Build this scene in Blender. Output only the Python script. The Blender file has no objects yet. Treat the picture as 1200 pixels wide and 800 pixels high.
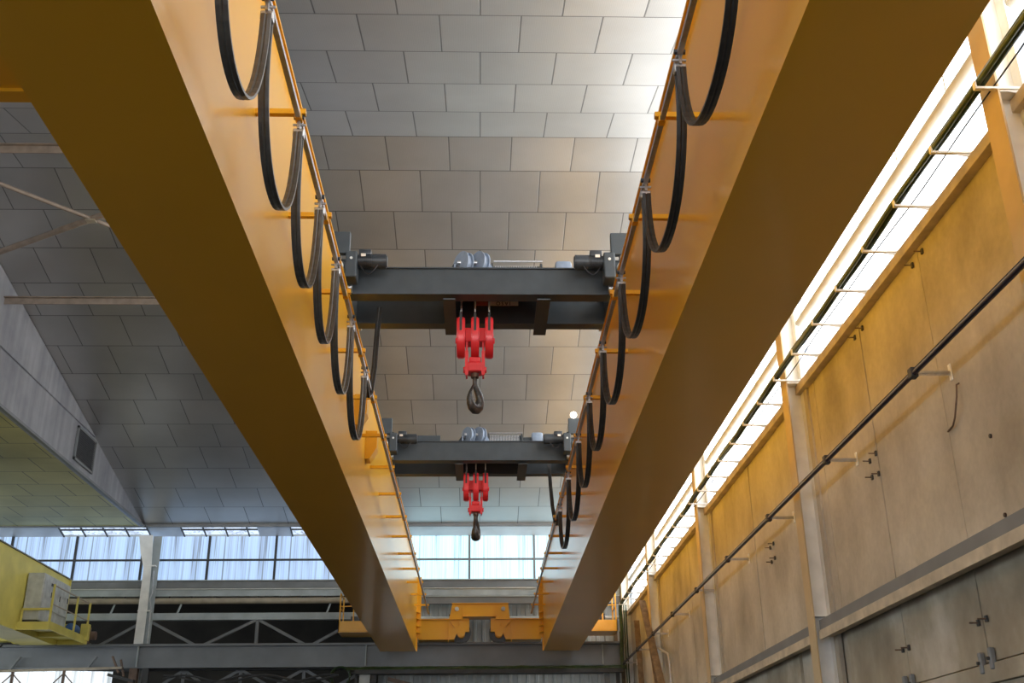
import bpy, bmesh, math, random
from mathutils import Vector, Matrix
random.seed(7)
D = bpy.data; S = bpy.context.scene; C = S.collection
PI = math.pi
EYE = 1.6            # all coordinates below are relative to the eye; the hall is lifted by EYE at the end

# ------------------------------------------------------------------ materials
def newmat(name):
    m = D.materials.new(name); m.use_nodes = True
    nt = m.node_tree; b = nt.nodes['Principled BSDF']
    return m, nt, b
def N(nt, t, **kw):
    n = nt.nodes.new(t)
    for k, v in kw.items():
        if k in n.inputs: n.inputs[k].default_value = v
        else: setattr(n, k, v)
    return n
def L(nt, a, b): nt.links.new(a, b)
def ramp(nt, fac, stops):
    r = nt.nodes.new('ShaderNodeValToRGB'); L(nt, fac, r.inputs[0])
    e = r.color_ramp.elements
    while len(e) < len(stops): e.new(0.5)
    for i, (p, c) in enumerate(stops):
        e[i].position = p; e[i].color = (*c, 1)
    return r
def coords(nt, scale=(1, 1, 1), kind='Object'):
    tc = nt.nodes.new('ShaderNodeTexCoord'); mp = nt.nodes.new('ShaderNodeMapping')
    mp.inputs['Scale'].default_value = scale; L(nt, tc.outputs[kind], mp.inputs[0]); return mp.outputs[0]
def paint(name, col, rough=.4, metal=0., var=.12, nscale=3., bump=.0, bscale=(1, 1, 1), coat=0., spec=.5, detail=5):
    m, nt, b = newmat(name)
    co = coords(nt)
    n = N(nt, 'ShaderNodeTexNoise', Scale=nscale, Detail=float(detail)); L(nt, co, n.inputs['Vector'])
    lo = tuple(c * (1 - var) for c in col); hi = tuple(min(1, c * (1 + var)) for c in col)
    r = ramp(nt, n.outputs['Fac'], [(.3, lo), (.7, hi)])
    L(nt, r.outputs[0], b.inputs['Base Color'])
    b.inputs['Roughness'].default_value = rough; b.inputs['Metallic'].default_value = metal
    b.inputs['Specular IOR Level'].default_value = spec
    if coat: b.inputs['Coat Weight'].default_value = coat; b.inputs['Coat Roughness'].default_value = .12
    if bump:
        n2 = N(nt, 'ShaderNodeTexNoise', Scale=1., Detail=1.); L(nt, coords(nt, bscale), n2.inputs['Vector'])
        bp = N(nt, 'ShaderNodeBump', Strength=bump, Distance=.05); L(nt, n2.outputs['Fac'], bp.inputs['Height'])
        L(nt, bp.outputs[0], b.inputs['Normal'])
    return m
M = {}
M['yellow'] = paint('crane_yellow_paint', (.90, .46, .022), .33, var=.03, nscale=.7, bump=.08, bscale=(.6, .9, .35), spec=.28, coat=.38)
M['old_yellow'] = paint('faded_yellow_paint', (.72, .62, .14), .5, var=.12, nscale=1.5)
M['dark_grey'] = paint('trolley_grey_paint', (.060, .072, .082), .42, var=.12, nscale=4)
M['motor_grey'] = paint('motor_grey_paint', (.045, .052, .06), .35, var=.2, nscale=12)
M['light_grey'] = paint('light_grey_blue_paint', (.30, .36, .46), .35, var=.15, nscale=8)
M['red'] = paint('hook_red_paint', (.93, .045, .055), .33, var=.05, nscale=9, coat=.3)
M['hook'] = paint('forged_hook_steel', (.10, .10, .10), .45, .6, var=.3, nscale=22)
M['steel'] = paint('galvanised_steel', (.55, .56, .58), .3, .85, var=.12, nscale=20)
M['rope'] = paint('wire_rope_steel', (.62, .62, .63), .4, .2, var=.25, nscale=60)
M['cable'] = paint('flat_festoon_cable', (.028, .027, .026), .42, var=.25, nscale=14, spec=.6)
M['cable_grey'] = paint('grey_flat_festoon_cable', (.075, .073, .066), .32, var=.25, nscale=14, spec=.8)  # greyer and glossier than the other festoon cable
M['white'] = paint('white_paint', (.86, .86, .83), .5, var=.10, nscale=3)
M['white_steel'] = paint('dusty_white_steel_paint', (.60, .61, .58), .55, var=.14, nscale=2.5)
M['bluewhite'] = paint('pale_grey_steel_paint', (.42, .47, .48), .55, var=.16, nscale=2)
M['grey_steel'] = paint('grey_steel_paint', (.20, .21, .215), .5, var=.16, nscale=1.6)
M['runway'] = paint('runway_grey_paint', (.17, .185, .20), .42, var=.14, nscale=1.1)
M['dark_steel'] = paint('dirty_dark_steel', (.05, .05, .05), .6, var=.3, nscale=3)
M['rust'] = paint('brown_primer_steel', (.16, .105, .075), .6, var=.3, nscale=5)
M['tie'] = paint('dull_brown_tie_steel', (.30, .24, .19), .5, var=.2, nscale=5)
M['beige'] = paint('beige_painted_pipe', (.42, .36, .27), .5, var=.15, nscale=4)
M['tan'] = paint('tan_column_flange', (.56, .43, .25), .55, var=.12, nscale=2)  # tan inner flange; web and rear flange are white
M['sill'] = paint('tan_sill_paint', (.55, .47, .35), .6, var=.22, nscale=4)
M['green'] = paint('green_cable_sheath', (.045, .075, .02), .45, var=.4, nscale=9)
M['darkgreen'] = paint('dark_green_sheath', (.02, .045, .015), .45, var=.4, nscale=9)
M['black'] = paint('black_rubber', (.012, .011, .014), .4, var=.3, nscale=8)
M['conductor'] = paint('dark_purple_conductor_sleeve', (.020, .012, .022), .3, var=.2, nscale=8)
M['wood'] = paint('weathered_timber', (.20, .14, .085), .75, var=.35, nscale=7)
M['cabinet'] = paint('old_white_cabinet_paint', (.52, .53, .50), .5, var=.2, nscale=5)
M['blue'] = paint('blue_motor_paint', (.04, .12, .32), .4, var=.2, nscale=8)
M['concrete_dark'] = paint('grey_concrete_floor', (.06, .05, .042), .6, var=.3, nscale=.8)
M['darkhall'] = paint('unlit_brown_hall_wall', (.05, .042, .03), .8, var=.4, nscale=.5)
M['sheet'] = paint('pale_translucent_sheet', (.75, .78, .80), .5, var=.15, nscale=2)
M['fascia'] = paint('white_fascia_board', (.62, .64, .67), .45, .2, var=.1, nscale=1.5)
M['signplate'] = paint('cream_name_plate', (.92, .80, .68), .4, var=.06, nscale=8)
M['signred'] = paint('red_name_plate_block', (.60, .16, .12), .4, var=.06, nscale=8)

def ceiling_mat(name, base, dark, metal, rough, mortar):
    m, nt, b = newmat(name)
    uv = nt.nodes.new('ShaderNodeUVMap'); uv.uv_map = 'UVMap'
    br = N(nt, 'ShaderNodeTexBrick', Scale=1.0)
    br.offset = .5; br.offset_frequency = 2
    br.inputs['Brick Width'].default_value = 1.; br.inputs['Row Height'].default_value = 1.
    br.inputs['Mortar Size'].default_value = .011; br.inputs['Mortar Smooth'].default_value = .3
    br.inputs['Bias'].default_value = 0
    br.inputs['Color1'].default_value = (*base, 1); br.inputs['Color2'].default_value = (*tuple(c * .88 for c in base), 1)
    br.inputs['Mortar'].default_value = (*mortar, 1)
    L(nt, uv.outputs[0], br.inputs['Vector'])
    n = N(nt, 'ShaderNodeTexNoise', Scale=.45, Detail=6.); L(nt, uv.outputs[0], n.inputs['Vector'])
    r = ramp(nt, n.outputs['Fac'], [(.3, dark), (.62, (1, 1, 1))])
    mx = N(nt, 'ShaderNodeMix'); mx.data_type = 'RGBA'; mx.blend_type = 'MULTIPLY'; mx.inputs['Factor'].default_value = .55
    L(nt, br.outputs['Color'], mx.inputs['A']); L(nt, r.outputs[0], mx.inputs['B'])
    # fine vertical ribbing of the foil face
    w = N(nt, 'ShaderNodeTexWave', Scale=14.); w.wave_type = 'BANDS'; w.bands_direction = 'X'; w.inputs['Distortion'].default_value = 2.
    L(nt, uv.outputs[0], w.inputs['Vector'])
    r2 = ramp(nt, w.outputs['Fac'], [(0, (.93, .93, .93)), (1, (1, 1, 1))])
    m2 = N(nt, 'ShaderNodeMix'); m2.data_type = 'RGBA'; m2.blend_type = 'MULTIPLY'; m2.inputs['Factor'].default_value = 1.
    L(nt, mx.outputs['Result'], m2.inputs['A']); L(nt, r2.outputs[0], m2.inputs['B'])
    L(nt, m2.outputs['Result'], b.inputs['Base Color'])
    b.inputs['Metallic'].default_value = metal; b.inputs['Roughness'].default_value = rough
    bp = N(nt, 'ShaderNodeBump', Strength=.35, Distance=.01); bp.invert = True
    L(nt, br.outputs['Fac'], bp.inputs['Height']); L(nt, bp.outputs[0], b.inputs['Normal'])
    return m
M['ceiling'] = ceiling_mat('foil_faced_ceiling_boards', (.57, .565, .55), (.62, .61, .60), .66, .36, (.20, .195, .19))
M['ceiling_yellow'] = ceiling_mat('yellow_lit_soffit_boards', (.68, .62, .25), (.28, .27, .22), .2, .5, (.12, .11, .08))  # yellowish light on the soffit put into its base colour, plus dark stains

def wall_mat():
    m, nt, b = newmat('tan_concrete_wall_panels')
    co = coords(nt)
    sep = nt.nodes.new('ShaderNodeSeparateXYZ'); L(nt, co, sep.inputs[0])
    n1 = N(nt, 'ShaderNodeTexNoise', Scale=.55, Detail=8., Roughness=.6); L(nt, co, n1.inputs['Vector'])
    c1 = ramp(nt, n1.outputs['Fac'], [(.30, (.41, .365, .29)), (.5, (.585, .53, .43)), (.72, (.70, .65, .56))])
    n2 = N(nt, 'ShaderNodeTexNoise', Scale=1., Detail=6.); L(nt, coords(nt, (1, 1.1, .6)), n2.inputs['Vector'])
    c2 = ramp(nt, n2.outputs['Fac'], [(.35, (.72, .70, .68)), (.6, (1, 1, 1))])
    mx = N(nt, 'ShaderNodeMix'); mx.data_type = 'RGBA'; mx.blend_type = 'MULTIPLY'; mx.inputs['Factor'].default_value = .8
    L(nt, c1.outputs[0], mx.inputs['A']); L(nt, c2.outputs[0], mx.inputs['B'])
    n3 = N(nt, 'ShaderNodeTexNoise', Scale=14., Detail=4.); L(nt, co, n3.inputs['Vector'])
    c3 = ramp(nt, n3.outputs['Fac'], [(.3, (.86, .86, .86)), (.7, (1, 1, 1))])
    m3 = N(nt, 'ShaderNodeMix'); m3.data_type = 'RGBA'; m3.blend_type = 'MULTIPLY'; m3.inputs['Factor'].default_value = .7
    L(nt, mx.outputs['Result'], m3.inputs['A']); L(nt, c3.outputs[0], m3.inputs['B'])
    L(nt, m3.outputs['Result'], b.inputs['Base Color']); b.inputs['Roughness'].default_value = .75
    bp = N(nt, 'ShaderNodeBump', Strength=.25, Distance=.01); L(nt, n3.outputs['Fac'], bp.inputs['Height']); L(nt, bp.outputs[0], b.inputs['Normal'])
    return m
M['wall'] = wall_mat()
def lowwall_mat():
    m, nt, b = newmat('grey_brown_concrete_lower_panels')
    co = coords(nt)
    n1 = N(nt, 'ShaderNodeTexNoise', Scale=.8, Detail=8., Roughness=.6); L(nt, co, n1.inputs['Vector'])
    c1 = ramp(nt, n1.outputs['Fac'], [(.28, (.27, .235, .175)), (.5, (.42, .37, .28)), (.70, (.62, .58, .50))])
    n2 = N(nt, 'ShaderNodeTexNoise', Scale=1., Detail=6.); L(nt, coords(nt, (1, 1.6, .9)), n2.inputs['Vector'])
    c2 = ramp(nt, n2.outputs['Fac'], [(.35, (.7, .68, .66)), (.6, (1, 1, 1))])
    mx = N(nt, 'ShaderNodeMix'); mx.data_type = 'RGBA'; mx.blend_type = 'MULTIPLY'; mx.inputs['Factor'].default_value = .8
    L(nt, c1.outputs[0], mx.inputs['A']); L(nt, c2.outputs[0], mx.inputs['B'])
    L(nt, mx.outputs['Result'], b.inputs['Base Color']); b.inputs['Roughness'].default_value = .75
    return m
M['lowwall'] = lowwall_mat()
def gable_mat():
    m, nt, b = newmat('grey_sheeted_gable')
    co = coords(nt)
    n1 = N(nt, 'ShaderNodeTexNoise', Scale=.7, Detail=7., Roughness=.6); L(nt, co, n1.inputs['Vector'])
    c1 = ramp(nt, n1.outputs['Fac'], [(.3, (.27, .275, .30)), (.7, (.45, .455, .48))])
    n2 = N(nt, 'ShaderNodeTexNoise', Scale=1., Detail=6.); L(nt, coords(nt, (1, 3, .2)), n2.inputs['Vector'])
    c2 = ramp(nt, n2.outputs['Fac'], [(.35, (.72, .72, .74)), (.6, (1, 1, 1))])
    mx = N(nt, 'ShaderNodeMix'); mx.data_type = 'RGBA'; mx.blend_type = 'MULTIPLY'; mx.inputs['Factor'].default_value = .8
    L(nt, c1.outputs[0], mx.inputs['A']); L(nt, c2.outputs[0], mx.inputs['B'])
    L(nt, mx.outputs['Result'], b.inputs['Base Color'])
    b.inputs['Roughness'].default_value = .45; b.inputs['Metallic'].default_value = .3
    return m
M['gable'] = gable_mat()
def glazing(name, c_hi, c_lo, strength, streak=.5, axis='X'):
    """back-lit dirty translucent sheets: they give off the daylight that passes them"""
    m, nt, b = newmat(name)
    sc = (4, 4, .035)
    n1 = N(nt, 'ShaderNodeTexNoise', Scale=1., Detail=6., Roughness=.65); L(nt, coords(nt, sc), n1.inputs['Vector'])
    r1 = ramp(nt, n1.outputs['Fac'], [(.36, c_lo), (.52, c_hi)])
    n3 = N(nt, 'ShaderNodeTexNoise', Scale=1., Detail=3.); L(nt, coords(nt, (9, 9, .14)), n3.inputs['Vector'])
    r3 = ramp(nt, n3.outputs['Fac'], [(.39, (.22, .24, .28)), (.45, (1, 1, 1))])
    w = N(nt, 'ShaderNodeTexWave', Scale=4.); w.bands_direction = 'X'; L(nt, coords(nt), w.inputs['Vector'])
    r2 = ramp(nt, w.outputs['Fac'], [(0, (.86, .88, .90)), (.3, (1, 1, 1))])
    mx = N(nt, 'ShaderNodeMix'); mx.data_type = 'RGBA'; mx.blend_type = 'MULTIPLY'; mx.inputs['Factor'].default_value = streak
    L(nt, r1.outputs[0], mx.inputs['A']); L(nt, r3.outputs[0], mx.inputs['B'])
    m2 = N(nt, 'ShaderNodeMix'); m2.data_type = 'RGBA'; m2.blend_type = 'MULTIPLY'; m2.inputs['Factor'].default_value = .8
    L(nt, mx.outputs['Result'], m2.inputs['A']); L(nt, r2.outputs[0], m2.inputs['B'])
    L(nt, m2.outputs['Result'], b.inputs['Emission Color'])
    b.inputs['Emission Strength'].default_value = strength
    b.inputs['Base Color'].default_value = (.3, .3, .3, 1); b.inputs['Roughness'].default_value = .4
    return m
M['glass_far'] = glazing('streaked_bluish_glazing', (.40, .60, .88), (.17, .26, .46), .95, .95)
M['glass_mid'] = glazing('bright_bluish_glazing', (.55, .88, 1.0), (.40, .74, 1.0), 1.2, .6)
M['glass_right'] = glazing('bright_white_glazing', (.95, .98, 1.0), (.90, .95, 1.0), 4.2, 0.)
M['fill_glass_near'] = glazing('added_near_fill_glazing', (1.0, 1.0, 1.0), (.9, .95, 1.0), 6.0, 0.)  # added out of view to brighten the roof and trolley fronts
M['fill_glass_left'] = glazing('added_left_bay_fill_glazing', (.9, .97, 1.0), (.8, .9, 1.0), 4.0, 0.)  # added out of view as extra light for the left bay
M['skylight'] = glazing('pale_rooflight_sheet', (.6, .72, .9), (.3, .36, .45), 1.2, .6)
M['lowlight'] = glazing('bright_translucent_sheeting', (.85, .92, .97), (.35, .40, .42), 1.1, .5)
def glow(name, col, s):
    m, nt, b = newmat(name); b.inputs['Emission Color'].default_value = (*col, 1); b.inputs['Emission Strength'].default_value = s; return m
M['lamp'] = glow('lit_white_lamp', (1, .95, .85), 4)
def corr_mat():
    m = paint('grey_corrugated_sheet', (.52, .54, .53), .5, .1, var=.15, nscale=1.2); return m
M['corr'] = corr_mat()
M['mesh_dark'] = paint('vent_louvre_grey', (.09, .09, .095), .6, var=.2, nscale=9)

# ------------------------------------------------------------------ mesh builder
class MB:
    def __init__(s): s.b = bmesh.new()
    def box(s, x0, x1, y0, y1, z0, z1, bev=0.):
        r = bmesh.ops.create_cube(s.b, size=1.)
        bmesh.ops.scale(s.b, vec=(abs(x1 - x0), abs(y1 - y0), abs(z1 - z0)), verts=r['verts'])
        bmesh.ops.translate(s.b, vec=((x0 + x1) / 2, (y0 + y1) / 2, (z0 + z1) / 2), verts=r['verts'])
        if bev:
            es = list({e for v in r['verts'] for e in v.link_edges})
            bmesh.ops.bevel(s.b, geom=es, offset=bev, segments=2, affect='EDGES', profile=.5)
        return s
    def cyl(s, p0, p1, r, n=16, r2=None):
        p0, p1 = Vector(p0), Vector(p1); d = p1 - p0
        q = Vector((0, 0, 1)).rotation_difference(d.normalized()).to_matrix().to_4x4()
        bmesh.ops.create_cone(s.b, cap_ends=True, segments=n, radius1=r, radius2=r if r2 is None else r2, depth=d.length,
                              matrix=Matrix.Translation((p0 + p1) / 2) @ q)
        return s
    def sphere(s, c, r, n=12):
        bmesh.ops.create_uvsphere(s.b, u_segments=n, v_segments=n // 2 + 1, radius=r, matrix=Matrix.Translation(c)); return s
    def bar(s, p0, p1, w, h, up=(0, 0, 1)):
        """rectangular bar from p0 to p1"""
        p0, p1 = Vector(p0), Vector(p1); d = (p1 - p0).normalized(); up = Vector(up)
        a = d.cross(up)
        if a.length < 1e-4: a = d.cross(Vector((1, 0, 0)))
        a.normalize(); c = a.cross(d).normalized()
        vs = []
        for p in (p0, p1):
            for u, v in ((-1, -1), (1, -1), (1, 1), (-1, 1)):
                vs.append(s.b.verts.new(p + a * (u * w / 2) + c * (v * h / 2)))
        for f in ((0, 1, 2, 3), (7, 6, 5, 4), (0, 4, 5, 1), (1, 5, 6, 2), (2, 6, 7, 3), (3, 7, 4, 0)):
            s.b.faces.new([vs[i] for i in f])
        return s
    def prism(s, pts, axis, a, b):
        """closed outline extruded along an axis from a to b; pts are the other two coordinates in xyz order"""
        def P(u, v, w):
            return {'x': (w, u, v), 'y': (u, w, v), 'z': (u, v, w)}[axis]
        A = [s.b.verts.new(P(u, v, a)) for u, v in pts]; B = [s.b.verts.new(P(u, v, b)) for u, v in pts]
        n = len(pts)
        s.b.faces.new(A); s.b.faces.new(B[::-1])
        for i in range(n): s.b.faces.new((A[i], B[i], B[(i + 1) % n], A[(i + 1) % n]))
        return s
    def sweep(s, path, sect, up=(1, 0, 0), closed=False, cap=True, scl=None):
        """sweep a closed section (a along side, b along normal) on a path; 'up' is the side axis"""
        path = [Vector(p) for p in path]; n = len(path); rings = []
        side0 = Vector(up).normalized()
        for i, p in enumerate(path):
            if closed: t = path[(i + 1) % n] - path[i - 1]
            else: t = path[min(i + 1, n - 1)] - path[max(i - 1, 0)]
            t.normalize()
            a = (side0 - t * side0.dot(t))
            if a.length < 1e-3: a = t.orthogonal()
            a.normalize(); c = t.cross(a).normalized()
            k = 1. if scl is None else scl[i]
            rings.append([s.b.verts.new(p + a * u * k + c * v * k) for u, v in sect])
        m = len(sect)
        for i in range(n if closed else n - 1):
            A, B = rings[i], rings[(i + 1) % n]
            for j in range(m): s.b.faces.new((A[j], A[(j + 1) % m], B[(j + 1) % m], B[j]))
        if cap and not closed: s.b.faces.new(rings[0][::-1]); s.b.faces.new(rings[-1])
        return s
    def tube(s, path, r, n=8, up=(1, 0, .01), scl=None):
        return s.sweep(path, [(r * math.cos(2 * PI * k / n), r * math.sin(2 * PI * k / n)) for k in range(n)], up, scl=scl)
    def rot(s, ang, axis, c=(0, 0, 0)):
        bmesh.ops.rotate(s.b, cent=c, matrix=Matrix.Rotation(ang, 3, axis), verts=s.b.verts[:]); return s
    def build(s, name, mat, parent=None, org=(0, 0, 0), smooth=False):
        """org: the origin in the coordinates used for the vertices"""
        bmesh.ops.recalc_face_normals(s.b, faces=s.b.faces[:])
        o3 = Vector(org)
        bmesh.ops.translate(s.b, vec=-o3, verts=s.b.verts[:])
        me = D.meshes.new(name); s.b.to_mesh(me); s.b.free()
        mm = mat if isinstance(mat, bpy.types.Material) else M[mat]
        me.materials.append(mm)
        if smooth:
            for p in me.polygons: p.use_smooth = True
            try: me.set_sharp_from_angle(angle=math.radians(40))
            except Exception: pass
        o = D.objects.new(name, me); C.objects.link(o)
        if parent is not None: o.parent = parent
        o.location = o3
        return o
def child(mb, name, mat, parent, smooth=False):
    """part whose vertices are in the same coordinates as its (possibly nested) parent's world coordinates"""
    p = parent; w = Vector((0, 0, 0))
    while p is not None: w += p.location; p = p.parent
    bmesh.ops.translate(mb.b, vec=-w, verts=mb.b.verts[:])
    return mb.build(name, mat, parent, smooth=smooth)
def tag(o, label=None, cat=None, group=None, kind=None):
    if label: o['label'] = label
    if cat: o['category'] = cat
    if group: o['group'] = group
    if kind: o['kind'] = kind
    return o
def empty(name, loc, label, cat, group=None, kind=None):
    o = D.objects.new(name, None); C.objects.link(o); o.location = loc; o.empty_display_size = .2
    return tag(o, label, cat, group, kind)
def kids(o): return [c for c in D.objects if c.parent == o]
def copy_tree(o, parent=None):
    c = o.copy(); C.objects.link(c)
    if parent is not None: c.parent = parent
    for ch in kids(o): copy_tree(ch, c)
    return c

# ------------------------------------------------------------------ the hall
FLOOR = -1.6
P = 1.26; RN = 18.17; RY = 19.42; RZ = 12.25; YS = 2.2; SL = .226; CS = math.sqrt(1 + SL * SL)
YE = 35.4                                    # far end of the roof slope
WX = 4.9                                     # inner face of the right wall
GX = -11.07                                  # face of the grey gable on the left
def roofz(y): return max(8.62, RZ - SL * (max(0, y - RY) + max(0, RN - y)))
o = MB().box(-34, WX + .3, -14, 60, FLOOR - .3, FLOOR).build('floor', 'concrete_dark'); tag(o, kind='structure')

def quad_ceiling(name, mat, quads, kind='structure'):
    me = D.meshes.new(name); vs = []; fs = []; uvs = []
    for q, u in quads:
        b = len(vs); vs += q; fs.append(tuple(range(b, b + 4))); uvs += u
    me.from_pydata(vs, [], fs); uvl = me.uv_layers.new(name='UVMap')
    for i, lp in enumerate(me.loops): uvl.data[i].uv = uvs[lp.vertex_index]
    me.materials.append(M[mat]); ob = D.objects.new(name, me); C.objects.link(ob)
    md = ob.modifiers.new('thickness', 'SOLIDIFY'); md.thickness = .12; md.offset = -1
    tag(ob, kind=kind); return ob
XO = -.02
def slope_quad(y0, y1, x0, x1):
    q = [(x0, y0, roofz(y0)), (x0, y1, roofz(y1)), (x1, y1, roofz(y1)), (x1, y0, roofz(y0))]
    # joints at X=0 on odd rows counted from the ridge
    v = lambda y: (y - RY) * CS / P if y >= RY else ((y - RY) / (RY - RN) if y >= RN else -1 - (RN - y) * CS / P)
    u = [((x - XO) / P + .5 + 60, v(y) + 60) for x, y, z in q]
    return q, u
quad_ceiling('ceiling', 'ceiling', [slope_quad(RY, YE, GX, WX + .2), slope_quad(RN, RY, GX, WX + .2), slope_quad(YS, RN, GX, WX + .2)])
def flat_quad(y0, y1, x0, x1, z):
    q = [(x0, y0, z), (x0, y1, z), (x1, y1, z), (x1, y0, z)]
    return q, [(x / P + 60, (y - YE) / P + 60) for x, y, zz in q]
quad_ceiling('ceiling', 'ceiling_yellow', [flat_quad(YS, YE, -32., GX - .02, 8.60)])

# grey gable between the high roof and the flat soffit, with its vent
mb = MB(); pts = [(YS, 8.58), (YE, 8.58), (YE, roofz(YE) + .02), (RY, RZ + .02), (RN, RZ + .02), (YS, roofz(YS) + .02)]
mb.prism(pts, 'x', GX - .12, GX)
o = mb.build('wall_left', 'gable'); tag(o, kind='structure')
mb = MB(); mb.prism([(7.7, 9.85), (29.9, 9.85), (RY, RZ - .01), (RN, RZ - .01)], 'x', GX, GX + .05)
o = mb.build('wall_left', 'gable'); tag(o, kind='structure')
o = MB().box(GX - .02, GX + .07, YS, YE, 8.55, 8.62).build('trim_1', 'grey_steel'); tag(o, kind='structure')
t = empty('vent_grille', (GX + .02, 29.3, 8.83), 'dark louvred vent grille low on the grey gable', 'vent')
mb = MB(); y0, y1, z0, z1 = 28.55, 30.05, 8.80, 9.75
mb.box(GX, GX + .06, y0, y1, z0, z0 + .06).box(GX, GX + .06, y0, y1, z1 - .06, z1).box(GX, GX + .06, y0, y0 + .06, z0, z1).box(GX, GX + .06, y1 - .06, y1, z0, z1)
child(mb, 'frame', 'grey_steel', t)
mb = MB()
for k in range(14):
    z = z0 + .09 + k * .058; mb.bar((GX + .03, y0 + .05, z), (GX + .03, y1 - .05, z), .045, .012, (0.6, 0, .8))
mb.box(GX + .001, GX + .008, y0, y1, z0, z1)
child(mb, 'louvre', 'mesh_dark', t)

# right wall: tan concrete panels above, grey ones below, one ledge between
COLY = [.75, 8.05, 15.35, 22.7, 30.0, 35.9]
joints = []
for a, b in zip([-6.5] + COLY[:-1], COLY):
    w = (b - a) / 3.4
    joints += [a + .35, a + .35 + 2.05, a + .35 + 4.1, b - .3] if b - a > 6 else [a + .35, (a + b) / 2, b - .3]
joints = sorted(set(round(j, 2) for j in joints if j < 36.2))
joints = [-6.2, -4.1, -2., .4, 1.2, 3.25, 5.3, 7.5, 8.5, 10.65, 12.7, 14.75, 15.85, 17.05, 19.05, 21.2, 22.2, 23.2, 25.3, 27.4, 29.5, 30.6, 32.6, 34.6, 36.3]
mb = MB()
for a, b in zip(joints[:-1], joints[1:]):
    off = random.uniform(0, .012)
    mb.box(WX + off, WX + .3, a + .009, b - .009, 2.25, 5.72, .006)
mb.box(WX + .05, WX + .3, -6.2, 36.3, FLOOR, 5.72)
o = mb.build('wall_right', 'wall'); tag(o, kind='structure')
mb = MB()
for a, b in zip(joints[:-1], joints[1:]):
    if b - a < 1.3: continue
    off = random.uniform(0, .012)
    mb.box(WX + off, WX + .2, a + .010, b - .010, 1.24, 2.13, .006)
    mb.box(WX + off, WX + .2, a + .010, b - .010, FLOOR, 1.04, .006)
o = mb.build('wall_right', 'lowwall'); tag(o, kind='structure')
o = MB().box(WX - .03, WX + .2, -6.2, 36.3, 1.045, 1.22, .006).build('trim_2', 'lowwall'); tag(o, kind='structure')
o = MB().box(WX - .10, WX + .25, -6.2, 36.3, 5.72, 5.85, .006).box(WX - .02, WX + .3, -6.2, 36.3, 5.85, 5.93, .004).build('trim_3', 'sill'); tag(o, kind='structure')
for k in range(len(COLY)):
    a = COLY[k - 1] if k else -6.2; b = COLY[k]
    t = D.objects.new('window_%d' % (k + 1), None); C.objects.link(t); t.location = (WX, (a + b) / 2, 5.93); tag(t, kind='structure')
    top = lambda y: roofz(max(y, -2)) + .02
    ys = [a + .13, b - .13]
    ys = sorted(ys + [q for q in (RY, RN) if ys[0] < q < ys[1]])
    mb = MB(); mb.prism([(ys[0], 5.9), (ys[-1], 5.9)] + [(y, top(y)) for y in ys[::-1]], 'x', WX + .14, WX + .16)
    child(mb, 'pane', 'glass_right', t)
    mb = MB().cyl((WX + .06, a + .15, 6.86), (WX + .06, b - .15, 6.86), .075, 12).box(WX + .02, WX + .12, a + .13, b - .13, 8.55, 8.67)
    child(mb, 'transom', 'white_steel', t, True)
    n = 5
    for i in range(1, n):
        y = a + (b - a) * i / n; child(MB().box(WX + .10, WX + .14, y - .015, y + .015, 7.0, roofz(y) - .02), 'glazing_bar', 'white', t)

# unseen glowing windows added to light the low left bay, in its outer wall
for k in range(6):
    a = YS + k * 5.6; b = a + 5.4
    t = D.objects.new('window_%d' % (k + 70), None); C.objects.link(t); t.location = (-32, (a + b) / 2, 3); tag(t, kind='structure')
    child(MB().box(-32.02, -32.0, a, b, 2.5, 7.6), 'pane', 'fill_glass_left', t)
    child(MB().box(-32.0, -31.92, a - .1, a, 2.4, 7.7).box(-32.0, -31.92, a, b, 5.0, 5.08), 'frame', 'grey_steel', t)
tag(MB().box(-32.2, -32.02, YS, 36, FLOOR, 8.6).build('wall_left', 'lowwall'), kind='structure')

# right-hand columns (I sections), each a thing
where = ['just beyond the picture edge', 'cut by the upper right corner of the photo', 'large in the middle of the tan wall', 'the one beyond the large middle column', 'last full one before the leaning timbers', 'standing in the far corner behind the green cables']
for k, y in enumerate(COLY):
    x0, x1 = WX - .27, WX - .002; zt = roofz(y) - .05; hw = .15
    t = empty('steel_column', (WX - .12, y, FLOOR), 'tan and white steel wall column, ' + where[k], 'column', kind='thing')
    child(MB().box(x0, x0 + .02, y - hw, y + hw, FLOOR, zt), 'flange', 'tan', t)
    child(MB().box(x0 + .02, x1, y - .008, y + .008, FLOOR, zt), 'web', 'white', t)
    child(MB().box(x1 - .025, x1, y - hw, y + hw, FLOOR, zt), 'rear_flange', 'white', t)
    child(MB().box(x0 + .02, x1 - .025, y - hw + .01, y + hw - .01, 5.86, 5.885).box(x0 + .02, x1 - .025, y - hw + .01, y + hw - .01, 2.4, 2.42), 'stiffener', 'white', t)
# angle trims where panels meet each column
o = MB()
for y in COLY[:-1]: o.box(WX - .03, WX + .03, y - .33, y - .17, FLOOR, 5.72); o.box(WX - .03, WX + .03, y + .17, y + .33, FLOOR, 5.72)
o = o.build('trim_4', 'wall'); tag(o, kind='structure')
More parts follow.
